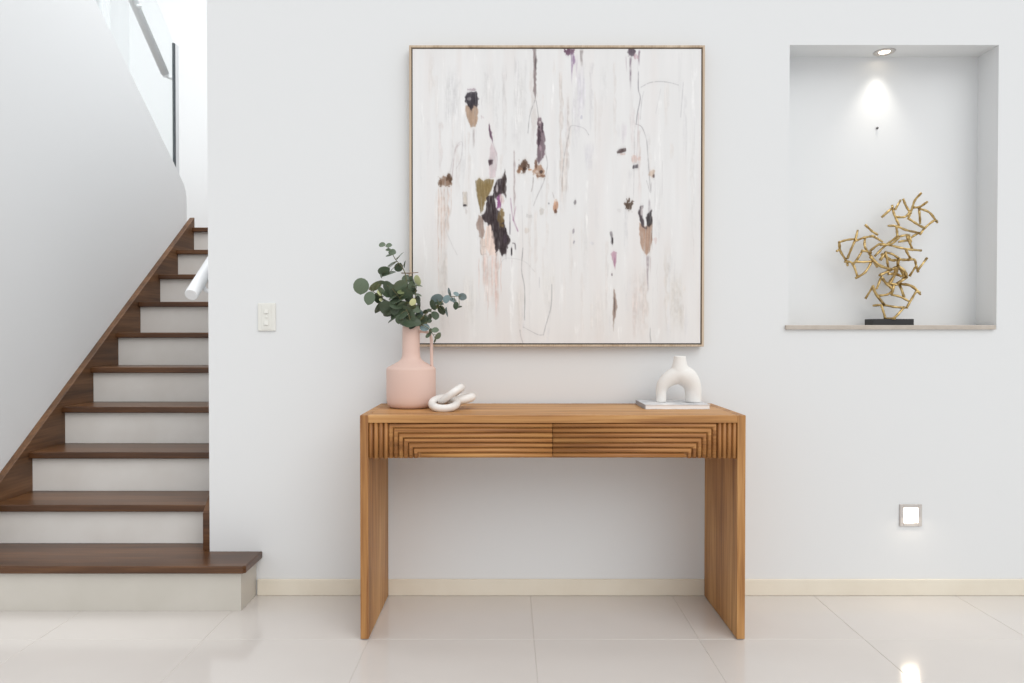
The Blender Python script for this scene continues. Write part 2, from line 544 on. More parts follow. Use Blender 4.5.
for s in (-1, 1):
    # upright ribbed end block
    xa, xb = sorted((s * xin, s * (xin - BW)))
    ap = obj('end_panel', box(xa, xb, YF, YF + 0.016, ZA0, ZA1), M_rib_z, tb)
    for k in range(4):
        xc = xa + (k + 0.5) * SW
        o = obj('slat', slat([(xc, ZA0), (xc, ZA1)], SW, PJ, [(1, 0), (1, 0)]), M_rib_z, ap)
        o.location = (0, YF, 0)
    # drawer with nested angle ribs
    x_out, x_in = s * (xin - BW) - s * 0.0008, s * 0.0012
    xa, xb = sorted((x_out, x_in))
    dr = obj('drawer', box(xa, xb, YF, YF + 0.016, ZA0 + 0.001, ZA1 - 0.001), M_rib_x, tb)
    dr['label'] = ('left' if s < 0 else 'right') + ' drawer with nested angled ribs'
    for k in range(7):
        zc = ZA1 - (k + 0.5) * (0.1235 / 7) - 0.001
        xc = x_out - s * (k + 0.5) * SW
        wv = 0.1235 / 7
        if k < 6:
            o = obj('slat', slat([(x_in, zc), (xc, zc), (xc, ZA0 + 0.001)], wv, PJ, [(0, 1), (s, 1), (s, 0)]), M_rib_x, dr)
        else:
            o = obj('slat', slat([(x_in, zc), (xc, zc)], wv, PJ, [(0, 1), (0, 1)]), M_rib_x, dr)
        o.location = (0, YF, 0)

# ------------------------------------------------------------------ painting
def noise2(h, w, sy, sx, seed):
    rng = np.random.RandomState(seed)
    gy, gx = int(h / sy) + 3, int(w / sx) + 3
    g = rng.rand(gy, gx)
    yy, xx = np.arange(h) / sy, np.arange(w) / sx
    y0, x0 = yy.astype(int), xx.astype(int)
    fy, fx = yy - y0, xx - x0
    fy, fx = fy * fy * (3 - 2 * fy), fx * fx * (3 - 2 * fx)
    a_ = g[y0][:, x0]; b_ = g[y0][:, x0 + 1]; c_ = g[y0 + 1][:, x0]; d_ = g[y0 + 1][:, x0 + 1]
    return (a_ * (1 - fx) + b_ * fx) * (1 - fy[:, None]) + (c_ * (1 - fx) + d_ * fx) * fy[:, None]

PX0, PX1, PY0, PY1 = 413.5, 702.5, 47.5, 344.5    # canvas in survey units
CW, CH = 520, 534
gx = np.linspace(PX0, PX1, CW)[None, :].repeat(CH, 0)
gy = np.linspace(PY0, PY1, CH)[:, None].repeat(CW, 1)
img = np.zeros((CH, CW, 3)) + np.array([229, 229, 229.0])
streak = noise2(CH, CW, 90, 7, 1) * 0.5 + noise2(CH, CW, 40, 3, 2) * 0.3 + noise2(CH, CW, 150, 22, 3) * 0.5 - 0.65
img += streak[..., None] * np.array([6, 6, 6])
pinkv = np.clip(noise2(CH, CW, 120, 14, 4) - 0.55, 0, 1)
img += pinkv[..., None] * np.array([-4, -9, -11])
img -= np.clip((gy - 200) / 145, 0, 1)[..., None] * np.array([2, 4, 6])
rag1 = noise2(CH, CW, 5, 3.5, 11) - 0.5
rag2 = noise2(CH, CW, 14, 5, 12) - 0.5
rag3 = noise2(CH, CW, 2.2, 2.2, 13) - 0.5
dry = noise2(CH, CW, 16, 1.7, 21) + 0.6 * noise2(CH, CW, 30, 3.2, 22) - 0.8
fineN = rag1 * 0.6 + rag2 * 0.5 + rag3 * 0.35
def lay(mask, col, var=17):
    global img
    c_ = np.array(col, float) + (rag2 * 0.8 + rag3 * 0.8 + dry * 2.2)[..., None] * var
    m_ = np.clip(mask * np.clip(1.02 + dry * 0.9, 0, 1), 0, 1)[..., None]
    img = img * (1 - m_) + c_ * m_
def blob(cx, cy, rx, ry, col, a_=0.9, rag=0.8, rot=0, soft=0.22):
    c_, s_ = math.cos(R(rot)), math.sin(R(rot))
    dx, dy = gx - cx, gy - cy
    u, v = (dx * c_ + dy * s_) / rx, (-dx * s_ + dy * c_) / ry
    d = np.sqrt(u * u + v * v) + fineN * rag
    lay(np.clip((1 - d) / soft, 0, 1) * a_, col)
def drip(x, y0, y1, w, col, a_=0.6, taper=1.0, rag=0.6):
    t = np.clip((gy - y0) / (y1 - y0), 0, 1)
    ww = w * (1 - taper * t * 0.8) * (1 + rag2 * rag)
    m_ = np.clip((ww - np.abs(gx - x - rag2 * 1.2)) / (0.35 * w + 0.3), 0, 1)
    m_ *= np.clip((gy - y0) / (3 if w < 2.5 else max(4, 0.3 * (y1 - y0))), 0, 1) * np.clip((y1 - gy) / (0.35 * (y1 - y0)), 0, 1)
    lay(m_ * a_ * np.clip(0.85 + rag1, 0, 1), col)
def poly(pts, col, a_=0.92, rag=1.6, soft=1.0):
    """ragged filled outline"""
    x, y = gx + rag1 * rag, gy + rag2 * rag
    ins = np.zeros_like(gx, bool)
    dist = np.full_like(gx, 1e9)
    n = len(pts)
    for i in range(n):
        (x0, y0), (x1, y1) = pts[i], pts[(i + 1) % n]
        cond = ((y0 > y) != (y1 > y))
        with np.errstate(divide='ignore', invalid='ignore'):
            xi = (x1 - x0) * (y - y0) / ((y1 - y0) or 1e-9) + x0
        ins ^= cond & (x < xi)
        dx, dy = x1 - x0, y1 - y0
        t = np.clip(((x - x0) * dx + (y - y0) * dy) / (dx * dx + dy * dy + 1e-9), 0, 1)
        dist = np.minimum(dist, np.hypot(x - x0 - t * dx, y - y0 - t * dy))
    lay(np.where(ins, np.clip(dist / soft + 0.3, 0, 1), 0) * a_, col)
def pen(pts, col=(120, 116, 118), w=0.45, a_=0.6):
    w, a_ = w * 0.55 - 0.08, a_ * 0.85
    P = smooth_pts([(p[0], p[1], 0) for p in pts], 6) if len(pts) > 2 else [Vector((*p, 0)) for p in pts]
    d = np.full_like(gx, 1e9)
    for p, q in zip(P, P[1:]):
        dx, dy = q.x - p.x, q.y - p.y
        t = np.clip(((gx - p.x) * dx + (gy - p.y) * dy) / (dx * dx + dy * dy + 1e-9), 0, 1)
        d = np.minimum(d, np.hypot(gx - p.x - t * dx, gy - p.y - t * dy))
    lay(np.clip((w + 0.5 - d) / 0.6, 0, 1) * a_ * np.clip(0.8 + rag1 * 0.8, 0, 1), col, 4)

rs_ = np.random.RandomState(5)
for _ in range(170):
    x, y = rs_.uniform(414, 702), rs_.uniform(48, 330)
    drip(x, y, min(344, y + rs_.uniform(15, 75)), rs_.uniform(.5, 3.2), [(206, 206, 207), (214, 207, 202), (240, 240, 240), (212, 211, 213), (238, 238, 237)][rs_.randint(5)], rs_.uniform(.2, .5), .3, 1.2)
BEI, GRY, PNK = (214, 205, 198), (196, 194, 195), (222, 206, 200)
# veils
for x, y0, y1, w, c_, a_ in [(443, 240, 344, 4.5, (196, 190, 184), .5), (565, 135, 215, 4, BEI, .6), (590, 140, 172, 6, (196, 194, 202), .4),
        (582, 62, 118, 5, (206, 202, 212), .55), (640, 265, 342, 8, (216, 207, 202), .6), (636, 290, 344, 3, (214, 200, 194), .5), (678, 268, 336, 9, (206, 200, 192), .55), (684, 300, 334, 3, (190, 182, 174), .4),
        (448, 68, 130, 4, (214, 214, 214), .5), (455, 85, 118, 2, GRY, .5), (487, 70, 100, 2, GRY, .45), (497, 70, 140, 5, (216, 216, 216), .5), (625, 120, 146, 3, (206, 198, 206), .45),
        (470, 270, 330, 8, (222, 218, 212), .5), (505, 60, 110, 3, GRY, .35), (549, 260, 320, 8, (222, 219, 214), .4), (605, 60, 110, 5, (220, 220, 220), .5), (520, 280, 330, 6, (216, 212, 206), .35),
        (600, 290, 340, 9, (222, 219, 215), .4), (660, 180, 230, 4, (220, 220, 220), .5), (524, 60, 140, 4, (218, 217, 216), .45)]:
    drip(x, y0, y1, w, c_, a_, 0.3)
for x, y0, y1, w, c_, a_ in [(534, 52, 160, 3.5, (206, 198, 194), .55), (562, 70, 215, 2.2, (200, 190, 184), .6), (569, 95, 200, 1.4, (192, 182, 178), .55), (577, 80, 150, 4, (208, 205, 210), .5), (592, 60, 130, 2.2, (206, 204, 206), .5),
        (616, 60, 150, 2, (214, 209, 206), .5), (634, 90, 165, 3, (208, 200, 200), .5), (641, 128, 205, 2.2, (206, 192, 188), .5), (646, 260, 342, 4, (206, 194, 186), .5), (668, 240, 338, 3, (206, 198, 190), .5), (694, 120, 260, 3, (214, 212, 210), .45),
        (441, 120, 178, 2, (206, 198, 196), .5), (458, 140, 200, 2.4, (212, 206, 204), .5), (470, 130, 240, 2, (214, 208, 204), .45), (505, 70, 165, 2.2, (210, 206, 205), .45), (531, 180, 300, 2.5, (212, 206, 202), .45), (548, 170, 260, 2, (210, 204, 200), .45), (608, 240, 335, 2, (214, 208, 204), .45), (587, 190, 300, 3, (216, 213, 211), .4)]:
    drip(x, y0, y1, w, c_, a_, 0.2, 1.4)
# left smear
drip(445.5, 178, 250, 6.5, (206, 190, 180), .6, .2)
blob(446, 180.5, 7, 6, (126, 98, 78), .85, .8); blob(450, 178, 3.5, 4, (84, 62, 48), .85, 1.2); blob(441, 182, 2.5, 4, (104, 78, 60), .8, 1)
for x, y1, w in ((439, 300, .9), (442, 270, .8), (445, 252, 1), (449, 236, .8), (452, 215, .7)):
    drip(x, 186, y1, w, (196, 172, 160), .55, .3)
pen([(451, 171), (456, 148), (463, 141), (462, 158), (457, 168)], (150, 140, 144), .4, .5)
pen([(453, 176), (456, 150), (461, 143)], (140, 110, 112), .6, .4)
pen([(449, 205), (446, 225), (452, 243), (458, 255)], (160, 156, 156), .35, .5)
# little stub
poly([(463.5, 191), (468, 190), (468.4, 206), (464, 207)], (206, 196, 184), .8); pen([(463.5, 192), (464, 206)], (120, 110, 104), .4, .6); pen([(468, 192), (468, 206)], (120, 110, 104), .3, .6)
blob(465.8, 205, 2, 1.5, (46, 42, 46), .95, .4); blob(467, 211, 1.4, 3, (206, 200, 196), .7)
# tuft with brown tongue
poly([(466, 104), (479, 104), (479, 118), (476, 126), (471, 126), (467, 114)], (168, 142, 122), .92); blob(474, 118, 4, 6, (182, 156, 134), .6)
poly([(465, 95), (468, 91), (477, 90), (479.4, 96), (479, 107), (475, 105), (473, 109), (469, 106), (466, 101)], (50, 46, 52), .95, 2.4)
blob(470.5, 97.5, 2.4, 1.8, (168, 164, 166), .7, .9); blob(472, 88.5, 5, 1.2, (150, 128, 140), .6, 1.2)
drip(474.5, 127, 148, 1.5, (170, 162, 162), .7, .3); drip(477, 127, 140, .7, GRY, .7); blob(483, 116, 2, 3, (190, 178, 180), .6, 1.4); drip(483, 95, 112, 1, GRY, .5)
drip(454, 62, 135, 9, (214, 214, 215), .55, .2); drip(489, 60, 112, 7, (217, 217, 217), .5, .2); drip(519, 58, 150, 6, (216, 215, 214), .5, .2)
# plum sliver and pale figure
poly([(489, 124), (490.5, 122), (493, 132), (494, 142), (490.5, 136)], (92, 66, 84), .9, 1)
poly([(492, 140), (498, 152), (497, 177), (490, 178), (490, 160)], (206, 190, 194), .8); pen([(493, 140), (498, 156), (497, 170)], (150, 130, 142), .4, .6)
poly([(489, 159), (494, 158), (494, 163), (490, 166)], (66, 52, 58), .95, 1)
# olive shape
poly([(476.5, 180), (480.5, 177), (484, 180.5), (489, 177.5), (495, 179), (494, 185), (489, 197), (486, 202), (484.5, 209), (482, 213), (479.5, 202), (477, 190)], (130, 111, 74), .96, 1.4)
blob(488, 186, 3.5, 5, (144, 124, 84), .6)
pen([(476.5, 180), (477, 190), (479.5, 202), (482, 213)], (84, 70, 40), .4, .6)
# grey brown and pale underside
poly([(477, 224), (480, 214), (484, 217), (486, 232), (484, 240), (480, 236)], (152, 132, 122), .9, 2)
poly([(480.5, 238), (488, 238), (487.5, 254), (482, 255)], (214, 198, 188), .85); pen([(481, 240), (482, 254), (487, 254)], (140, 122, 114), .45, .7); pen([(482, 246), (487, 247)], (150, 130, 120), .4, .6)
poly([(487, 226), (492, 224), (496, 240), (498, 256), (490, 256), (485, 242)], (226, 204, 192), .9, 1.4)
# navy black mass
poly([(497, 180), (503, 178), (507, 170), (506, 192), (500, 194), (496, 198), (498, 208), (503, 216), (507, 226), (511, 240), (508, 252), (504, 256), (499, 250), (496, 254), (494, 242), (491, 226), (485, 221), (482, 215), (487, 211), (487, 197), (493, 193)], (54, 45, 47), .97, 2.8)
poly([(503, 178), (506, 167), (508, 180), (507, 198), (503, 192)], (64, 54, 52), .9, 1.6)
blob(499.5, 203, 3.2, 8, (126, 66, 116), .85, 1, 8); blob(503, 199, 2.2, 5, (222, 206, 200), .85, .9)
blob(502, 218, 3.4, 9, (126, 104, 66), .85, 1.1); blob(498, 187, 1.2, 5, (200, 192, 194), .8, .8); blob(506, 238, 2.4, 6, (70, 58, 70), .6)
poly([(489, 232), (494, 230), (496, 246), (491, 250)], (228, 208, 198), .7, 1.6)
drip(507, 250, 262, 1, (80, 66, 70), .7); drip(498, 252, 268, .8, (90, 76, 80), .7)
drip(492, 246, 312, 10, (222, 207, 200), .7, .3); drip(486, 250, 290, 4, (214, 194, 186), .6, .3); drip(498, 250, 326, 3, (212, 192, 184), .6, .4)
for x, y0, y1, w in ((485, 255, 284, 1.6), (493, 255, 300, 1.1), (497, 255, 322, 2), (502, 256, 300, .9), (489, 256, 330, .8), (480, 258, 300, .8)):
    drip(x, y0, y1, w, (216, 192, 184), .75, .4)
pen([(498, 274), (504, 260), (514, 258.5), (526, 262), (536, 272)], (168, 164, 164), .35, .5)
blob(512.6, 252, 1, 5, (50, 44, 48), .95, .3); pen([(513.5, 243), (516, 244), (516.5, 249)], (56, 50, 54), .8, .9); drip(512.6, 258, 270, .8, (190, 180, 184), .7)
drip(515.4, 149, 222, 1.2, (160, 146, 146), .75, .1); pen([(511.5, 198), (513, 212), (514.6, 220), (519, 231)], (132, 82, 118), .8, .75)
pen([(511, 214), (511, 234)], (70, 62, 74), .6, .8); pen([(514, 220), (517, 206)], (150, 100, 130), .6, .6)
# stroke from the top edge, pencil loop and mottled column
poly([(533.5, 47), (538, 47), (537.6, 70), (537.2, 92), (536, 100), (534.4, 92), (534, 70)], (134, 122, 122), .9, 1.6); blob(536.5, 62, 1, 9, (96, 88, 88), .7)
pen([(536, 99), (531, 114), (529, 132)], (120, 118, 120), .4, .8); pen([(537, 99), (538.5, 108), (539.4, 116)], (120, 118, 120), .4, .7)
poly([(540, 117), (543, 116), (546, 134), (546.5, 146), (545, 156), (540, 163), (537.6, 158), (538, 140), (538, 122)], (112, 94, 102), .9, 2.2)
blob(540.4, 136, 1.6, 10, (70, 56, 64), .8, 1.2); blob(543.5, 127, 1.3, 6, (66, 54, 62), .8, 1); blob(542, 148, 1.8, 4, (166, 144, 154), .8, 1.2); blob(541, 121, 1.4, 1.6, (220, 210, 208), .8)
# burst
blob(524.5, 166, 5.4, 6, (92, 70, 58), .95, 1.1); blob(521, 169, 2.4, 3, (160, 120, 92), .7, 1.3); blob(527, 168, 2.5, 2.2, (70, 52, 44), .9, 1.2); blob(531, 169, 2.4, 1, (186, 136, 100), .85, 1)
blob(539.5, 170.5, 6, 6.5, (166, 130, 106), .85, 1.1); blob(542, 171, 2.2, 2, (66, 54, 52), .9, .8); blob(537, 163, 1.5, 5, (110, 80, 66), .8, 1); blob(541.5, 175.6, 4, 1.3, (120, 86, 66), .8, 1.2); blob(538, 171, 1.6, 1.6, (226, 214, 206), .8, .8)
pen([(546, 149), (548.5, 164.6), (544.6, 181.5), (539, 194), (534.6, 205)], (126, 122, 124), .4, .75); pen([(534.4, 177), (534, 184), (532.4, 191)], (110, 96, 92), .5, .7)
blob(530, 216, 4, 2.6, (196, 194, 192), .6, 1.2); blob(543, 212, 2.4, 5, (198, 192, 186), .7, 1.2); blob(528, 230, 2.4, 4, (214, 202, 192), .6, 1.2)
blob(556.6, 206, 2.7, 7.2, (184, 132, 102), .9, .5, 8); blob(556.6, 211, 1.8, 2.2, (92, 66, 54), .9, .5); pen([(553.6, 192), (555.4, 198)], (130, 120, 118), .4, .6); blob(556, 202, 1, 3, (222, 186, 160), .7)
blob(576, 202, 1.4, 2.6, (120, 116, 118), .85, .8); blob(550, 203, 1, 1, (150, 150, 154), .8, .4); blob(574.6, 231, 1.2, 3.4, (150, 144, 150), .85, .6, 12); blob(575.2, 242, 1, 2.6, (140, 136, 144), .85, .6, 16); blob(593, 243, 3, 1.6, (212, 212, 216), .6)
# purple at the top edge
blob(571, 50, 4.4, 4, (98, 68, 88), .9, 1.2); drip(573, 49, 84, 1.6, (146, 122, 152), .8, .5); blob(575, 58, 1.4, 6, (120, 92, 126), .7); drip(578, 52, 80, 2.6, (206, 194, 208), .6)
drip(582.6, 47, 66, 2.4, (150, 142, 142), .8, .5); blob(582.6, 116, 1.2, 2.4, (180, 178, 188), .8)
pen([(590, 134), (586, 128), (580, 125.5), (572, 125), (569.5, 136), (566, 152), (564, 170), (563, 186)], (134, 130, 134), .4, .65); drip(567.5, 130, 210, 1, (186, 176, 172), .5, .2); drip(563.5, 150, 206, .8, (190, 174, 166), .5, .2)
# plum at the top edge
blob(633, 50, 4.2, 7, (86, 74, 84), .92, 1.1); blob(637, 55, 2.4, 4, (190, 152, 164), .8, 1); drip(631.6, 55, 90, 1.5, (130, 118, 128), .8, .6); drip(627.5, 54, 73, 1, (160, 140, 152), .6); drip(640, 48, 65, 1, (116, 92, 108), .85, .4)
pen([(642, 86), (650.7, 81.5), (661.4, 80.2), (672, 81.5), (679.6, 83.8)], (140, 138, 142), .5, .75)
pen([(639.6, 70), (639.6, 88), (641.5, 97), (638.7, 112), (637.6, 123)], (104, 98, 108), .5, .75); pen([(645, 90), (643, 100), (641.5, 118)], (150, 146, 150), .4, .6)
pen([(637, 123), (643, 126), (647.6, 138), (649, 152), (652, 190)], (126, 122, 126), .4, .75); pen([(684.5, 81), (682, 116)], (170, 168, 172), .4, .6); pen([(662, 88), (657, 112)], (190, 188, 190), .35, .5)
pen([(640, 112), (638, 158)], (176, 152, 156), .5, .5); pen([(636, 130), (635, 197)], (170, 168, 170), .35, .55); pen([(664, 160), (663.6, 194)], (186, 184, 186), .4, .5)
# dark leaves of paint on the right
poly([(617.6, 151), (620, 148), (627, 146.6), (627.6, 150), (623, 152.5), (618, 153)], (72, 58, 58), .95, 1); blob(623.5, 153.4, 3, 1.4, (206, 184, 178), .8)
blob(637, 157.6, 4.4, 4, (212, 188, 180), .75, 1.2); poly([(634, 164), (640, 163.6), (640, 167.6), (634, 168)], (64, 60, 66), .95, .8)
blob(653, 173, 2.6, 4.6, (196, 176, 160), .85, 1.1); blob(655, 175.4, 1.2, 1.8, (90, 76, 74), .9, .7); pen([(648, 180), (652, 192), (653, 182)], (140, 136, 138), .4, .6)
blob(630, 205, 4.4, 5, (84, 68, 58), .96, 1.5); blob(630.6, 199.5, 1.2, 3, (84, 68, 58), .9, .8); blob(621, 210, 3, 2, (214, 212, 212), .6)
poly([(640.5, 222), (646, 226), (653.6, 222), (654, 240), (651.5, 252), (648, 256), (644, 251), (641, 238)], (172, 142, 124), .95, 1.2); blob(646, 242, 1.5, 10, (198, 166, 146), .7)
poly([(639, 214), (642, 205), (645, 204), (644, 214), (646, 227), (650, 224), (648, 229), (644, 228), (641, 220)], (66, 58, 62), .9, 1.8)
blob(643.4, 211, 1.6, 5, (206, 198, 198), .8); poly([(648, 214), (653.6, 208), (654, 224), (651, 227), (648, 224)], (50, 46, 48), .96, 1.8)
drip(651, 198, 214, 1.4, (176, 170, 174), .8, -.4); drip(653.6, 215, 250, .5, (96, 82, 78), .8, .2); blob(657, 239, 1.6, 4, (206, 190, 188), .7, 1.3)
drip(649.6, 255, 296, 2.4, (164, 152, 156), .85, .8); drip(652, 256, 280, .8, (186, 170, 170), .8)
# column of small marks
poly([(611, 232), (613.4, 231), (615, 238), (614.4, 245), (612.4, 244)], (126, 120, 124), .85, 1); blob(613.8, 241, 1, 4, (50, 46, 50), .95, .4)
poly([(612, 254), (615, 250.6), (619, 252), (618, 261), (616.4, 271), (614, 262)], (190, 154, 170), .92, 1); blob(616, 262, 1, 5, (164, 126, 146), .7, .5)
blob(613.5, 275, 1, 1.5, (130, 120, 124), .9, .3)
poly([(615, 289), (616.6, 290), (619, 308), (617.4, 316), (616, 322), (615, 334), (614, 318), (614.4, 300)], (154, 136, 126), .92, 1); blob(616, 306, .9, 9, (112, 100, 94), .7, .4)
drip(652.4, 328, 346, 1, (140, 138, 140), .8, 0); drip(659, 262, 330, .6, (206, 200, 198), .5)
# pencil frame low in the middle
pen([(524, 248), (522.6, 270), (525.7, 289), (525.8, 321)], (110, 108, 112), .5, .8); pen([(523, 205), (524, 248)], (170, 168, 172), .3, .4)
pen([(553, 285), (553, 297), (552, 309), (548, 323), (544.6, 336)], (128, 126, 130), .45, .75); pen([(544.6, 336), (540, 336), (534.4, 333.5), (524.3, 328)], (128, 126, 130), .4, .7)
pen([(521, 331), (522, 338), (524, 344)], (130, 128, 132), .4, .7); pen([(540.5, 278), (540.5, 288)], (170, 168, 172), .4, .6)
acc, wt = np.zeros_like(img), 0
for k in range(-7, 8):
    acc += np.roll(img, k, 0) * (8 - abs(k)); wt += 8 - abs(k)
edge = np.clip(np.minimum(np.arange(CH), CH - 1 - np.arange(CH)) / 8, 0, 1)[:, None, None] * 0.33
img = img * (1 - edge) + acc / wt * edge
img = np.clip(img, 0, 255)

PD = 0.042
f0 = on_plane(409.6, 346.6, -PD)
f1 = on_plane(705, 45.2, -PD)
fx0, fx1, fz0, fz1 = f0.x, f1.x, f0.z, f1.z
FC = ((fx0 + fx1) / 2, -0.003, fz0)
pt = thing('painting', 'large square abstract painting in a thin pale oak frame above the console', 'painting', FC)
hw, hh = (fx1 - fx0) / 2, fz1 - fz0
FW, GP = 0.0085, 0.005
yb, yf = -0.001, -PD + 0.003
obj('frame_bar', box(-hw, -hw + FW, yf, yb, 0, hh, 0.0008, 1), M_frame, pt)
obj('frame_bar', box(hw - FW, hw, yf, yb, 0, hh, 0.0008, 1), M_frame, pt)
obj('frame_bar', box(-hw + FW, hw - FW, yf, yb, 0, FW, 0.0008, 1), M_frame, pt)
obj('frame_bar', box(-hw + FW, hw - FW, yf, yb, hh - FW, hh, 0.0008, 1), M_frame, pt)
obj('shadow_gap', box(-hw + FW, hw - FW, -0.014, -0.002, FW, hh - FW), M_gap, pt)
cx0, cx1, cz0, cz1 = -hw + FW + GP, hw - FW - GP, FW + GP, hh - FW - GP
yc = yf + 0.004
xx = np.linspace(cx0, cx1, CW); zz = np.linspace(cz1, cz0, CH)
V = np.zeros((CH, CW, 3)); V[..., 0] = xx[None, :]; V[..., 1] = yc; V[..., 2] = zz[:, None]
idx = np.arange(CH * CW).reshape(CH, CW)
fc = np.stack([idx[:-1, :-1], idx[1:, :-1], idx[1:, 1:], idx[:-1, 1:]], -1).reshape(-1, 4)
nv = CH * CW
side = [(cx0, yc, cz1), (cx1, yc, cz1), (cx1, yc, cz0), (cx0, yc, cz0), (cx0, -0.015, cz1), (cx1, -0.015, cz1), (cx1, -0.015, cz0), (cx0, -0.015, cz0)]
me = bpy.data.meshes.new('canvas')
vall = np.concatenate([V.reshape(-1, 3), np.array(side)])
fs = np.concatenate([fc, np.array([[nv + a_, nv + b_, nv + b_ + 4, nv + a_ + 4] for a_, b_ in ((0, 1), (1, 2), (2, 3), (3, 0))])])
me.vertices.add(len(vall)); me.vertices.foreach_set('co', vall.ravel())
me.loops.add(fs.size); me.loops.foreach_set('vertex_index', fs.ravel().astype(np.int32))
me.polygons.add(len(fs)); me.polygons.foreach_set('loop_start', np.arange(0, fs.size, 4, dtype=np.int32))
me.update(calc_edges=True); me.validate()
ca = me.color_attributes.new('paint', 'FLOAT_COLOR', 'POINT')
s_ = img / 255.0
l_ = np.where(s_ <= 0.04045, s_ / 12.92, ((s_ + 0.055) / 1.055) ** 2.4).reshape(-1, 3)
colr = np.ones((len(vall), 4), np.float32); colr[:nv, :3] = l_; colr[nv:, :3] = 0.75
ca.data.foreach_set('color', colr.ravel())
M_canvas = mat('painted_canvas', (230, 229, 228), rough=0.8, spec=0.2, bump=0.06, bscale=400)
at = M_canvas.node_tree.nodes.new('ShaderNodeVertexColor')
at.layer_name = 'paint'
M_canvas.node_tree.links.new(at.outputs['Color'], M_canvas.node_tree.nodes['Principled BSDF'].inputs['Base Color'])
me.materials.append(M_canvas)
cv = bpy.data.objects.new('canvas', me)
C.objects.link(cv)
cv.parent = pt

# ------------------------------------------------------------------ pink vase
VP = Vector((-0.3775, -0.160, TZ))
vz = thing('pink_vase', 'matte pink bottle vase with narrow neck and thin handle', 'vase', VP)
prof = [(0, 0.0015), (0.070, 0.0), (0.082, 0.003), (0.090, 0.011), (0.0945, 0.024), (0.0955, 0.045), (0.0955, 0.147), (0.0945, 0.153), (0.090, 0.157), (0.070, 0.167), (0.050, 0.1785), (0.040, 0.187), (0.0355, 0.198), (0.0338, 0.215), (0.0335, 0.30), (0.0335, 0.314), (0.032, 0.316), (0.030, 0.314), (0.0295, 0.25), (0.0295, 0.20), (0, 0.19)]
obj('body', lathe(prof, 64), M_pink, vz, True)
hp = smooth_pts([(0.0835, -0.01, 0.150), (0.0815, -0.01, 0.175), (0.0805, -0.01, 0.24), (0.079, -0.01, 0.272), (0.070, -0.008, 0.289), (0.050, -0.004, 0.295), (0.030, 0, 0.295)], 5)
obj('handle', tube(hp, 0.0058, 12), M_pink, vz, True)

# ------------------------------------------------------------------ eucalyptus in the vase
def leaf_mesh():
    bm = bmesh.new()
    n, rings = 14, 3
    c = bm.verts.new((0, 0, 0.03))
    prev = None
    for r in range(1, rings + 1):
        rr = r / rings
        ring = []
        for k in range(n):
            a_ = 2 * math.pi * k / n
            x, y = math.cos(a_) * rr, math.sin(a_) * rr
            x *= 1.0 + (0.10 * rr if abs(a_) < 0.3 or a_ > 2 * math.pi - 0.3 else 0)
            ring.append(bm.verts.new((x, y, 0.16 * abs(y) - 0.10 * rr * rr + 0.03)))
        for k in range(n):
            if prev is None:
                bm.faces.new((c, ring[k], ring[(k + 1) % n])).smooth = True
            else:
                bm.faces.new((prev[k], ring[k], ring[(k + 1) % n], prev[(k + 1) % n])).smooth = True
        prev = ring
    return bm
leaf_me = []
for i, m_ in enumerate(LEAF):
    me = bpy.data.meshes.new('leaf')
    b_ = leaf_mesh(); b_.to_mesh(me); b_.free()
    me.materials.append(m_)
    leaf_me.append(me)
def zp(X, Y, dy):
    return on_plane(345 + X / 5.94, 235 + Y / 5.94, VP.y + dy)
mouth = VP + Vector((0, 0, 0.30))
def sprig(label, path, leaves, r0=0.0028, m=M_stem):
    root = thing('eucalyptus_stem', label, 'plant stem', mouth, 'eucalyptus stems in the pink vase')
    pts = [VP + Vector((path[0][0] * 0.0, 0, 0.22))] + [zp(*p) for p in path]
    sp = smooth_pts([p - mouth for p in pts], 5)
    n = len(sp)
    obj('stem', tube(sp, [r0 * (1 - 0.6 * i / n) for i in range(n)], 7), m, root, True)
    for (X, Y, rx, ry, rot, ci) in leaves:
        near = min(sp, key=lambda q: (zp(X, Y, 0) - mouth - q).length_squared)
        dy = near.y + mouth.y - VP.y + random.uniform(-0.022, 0.018)
        p = zp(X, Y, dy) - mouth
        long_, short = max(rx, ry), min(rx, ry)
        if ry > rx:
            rot += 90
        s = long_ / 5.94 * (p + mouth - CAM).y / F * 1.05
        tilt = math.acos(max(0.12, min(1.0, short / long_ * 0.97))) * random.choice((-1, 1))
        o = bpy.data.objects.new('leaf', leaf_me[ci])
        C.objects.link(o)
        o.parent = root
        # leaf lies in x-y, long axis x: stand it up facing the room, lean it about its long axis, roll it
        o.matrix_local = Matrix.Translation(p) @ Matrix.Rotation(R(rot), 4, 'Y') @ Matrix.Rotation(R(90) + tilt, 4, 'X') @ Matrix.Rotation(R(random.uniform(-24, 24)), 4, 'Y') @ Matrix.Scale(s, 4)
        if (near - p).length > 0.012:
            obj('leaf_stalk', tube([near, (near + p) / 2 + Vector((0, 0, 0.002)), p], 0.0011, 5), m, root, True)
    return root
sprig('tallest eucalyptus stem, rising to small leaves high on the left',
      [(385, 560, 0), (370, 400, 0.0), (365, 270, 0.005), (345, 200, 0.0), (300, 145, 0.0), (262, 80, -0.005), (225, 60, -0.01)],
      [(220, 58, 19, 16, 0, 0), (260, 62, 18, 15, 0, 0), (256, 88, 15, 11, 30, 0), (280, 102, 22, 20, 20, 0), (262, 122, 20, 9, -30, 0),
       (325, 128, 33, 9, -55, 0), (280, 172, 32, 10, -32, 0), (355, 175, 21, 8, -58, 0), (318, 192, 26, 23, -60, 1), (230, 212, 34, 24, -15, 0), (255, 233, 45, 15, -22, 0),
       (215, 240, 16, 8, 60, 0), (365, 262, 27, 25, 0, 0), (395, 270, 18, 27, 0, 0), (345, 300, 34, 28, 0, 0)])
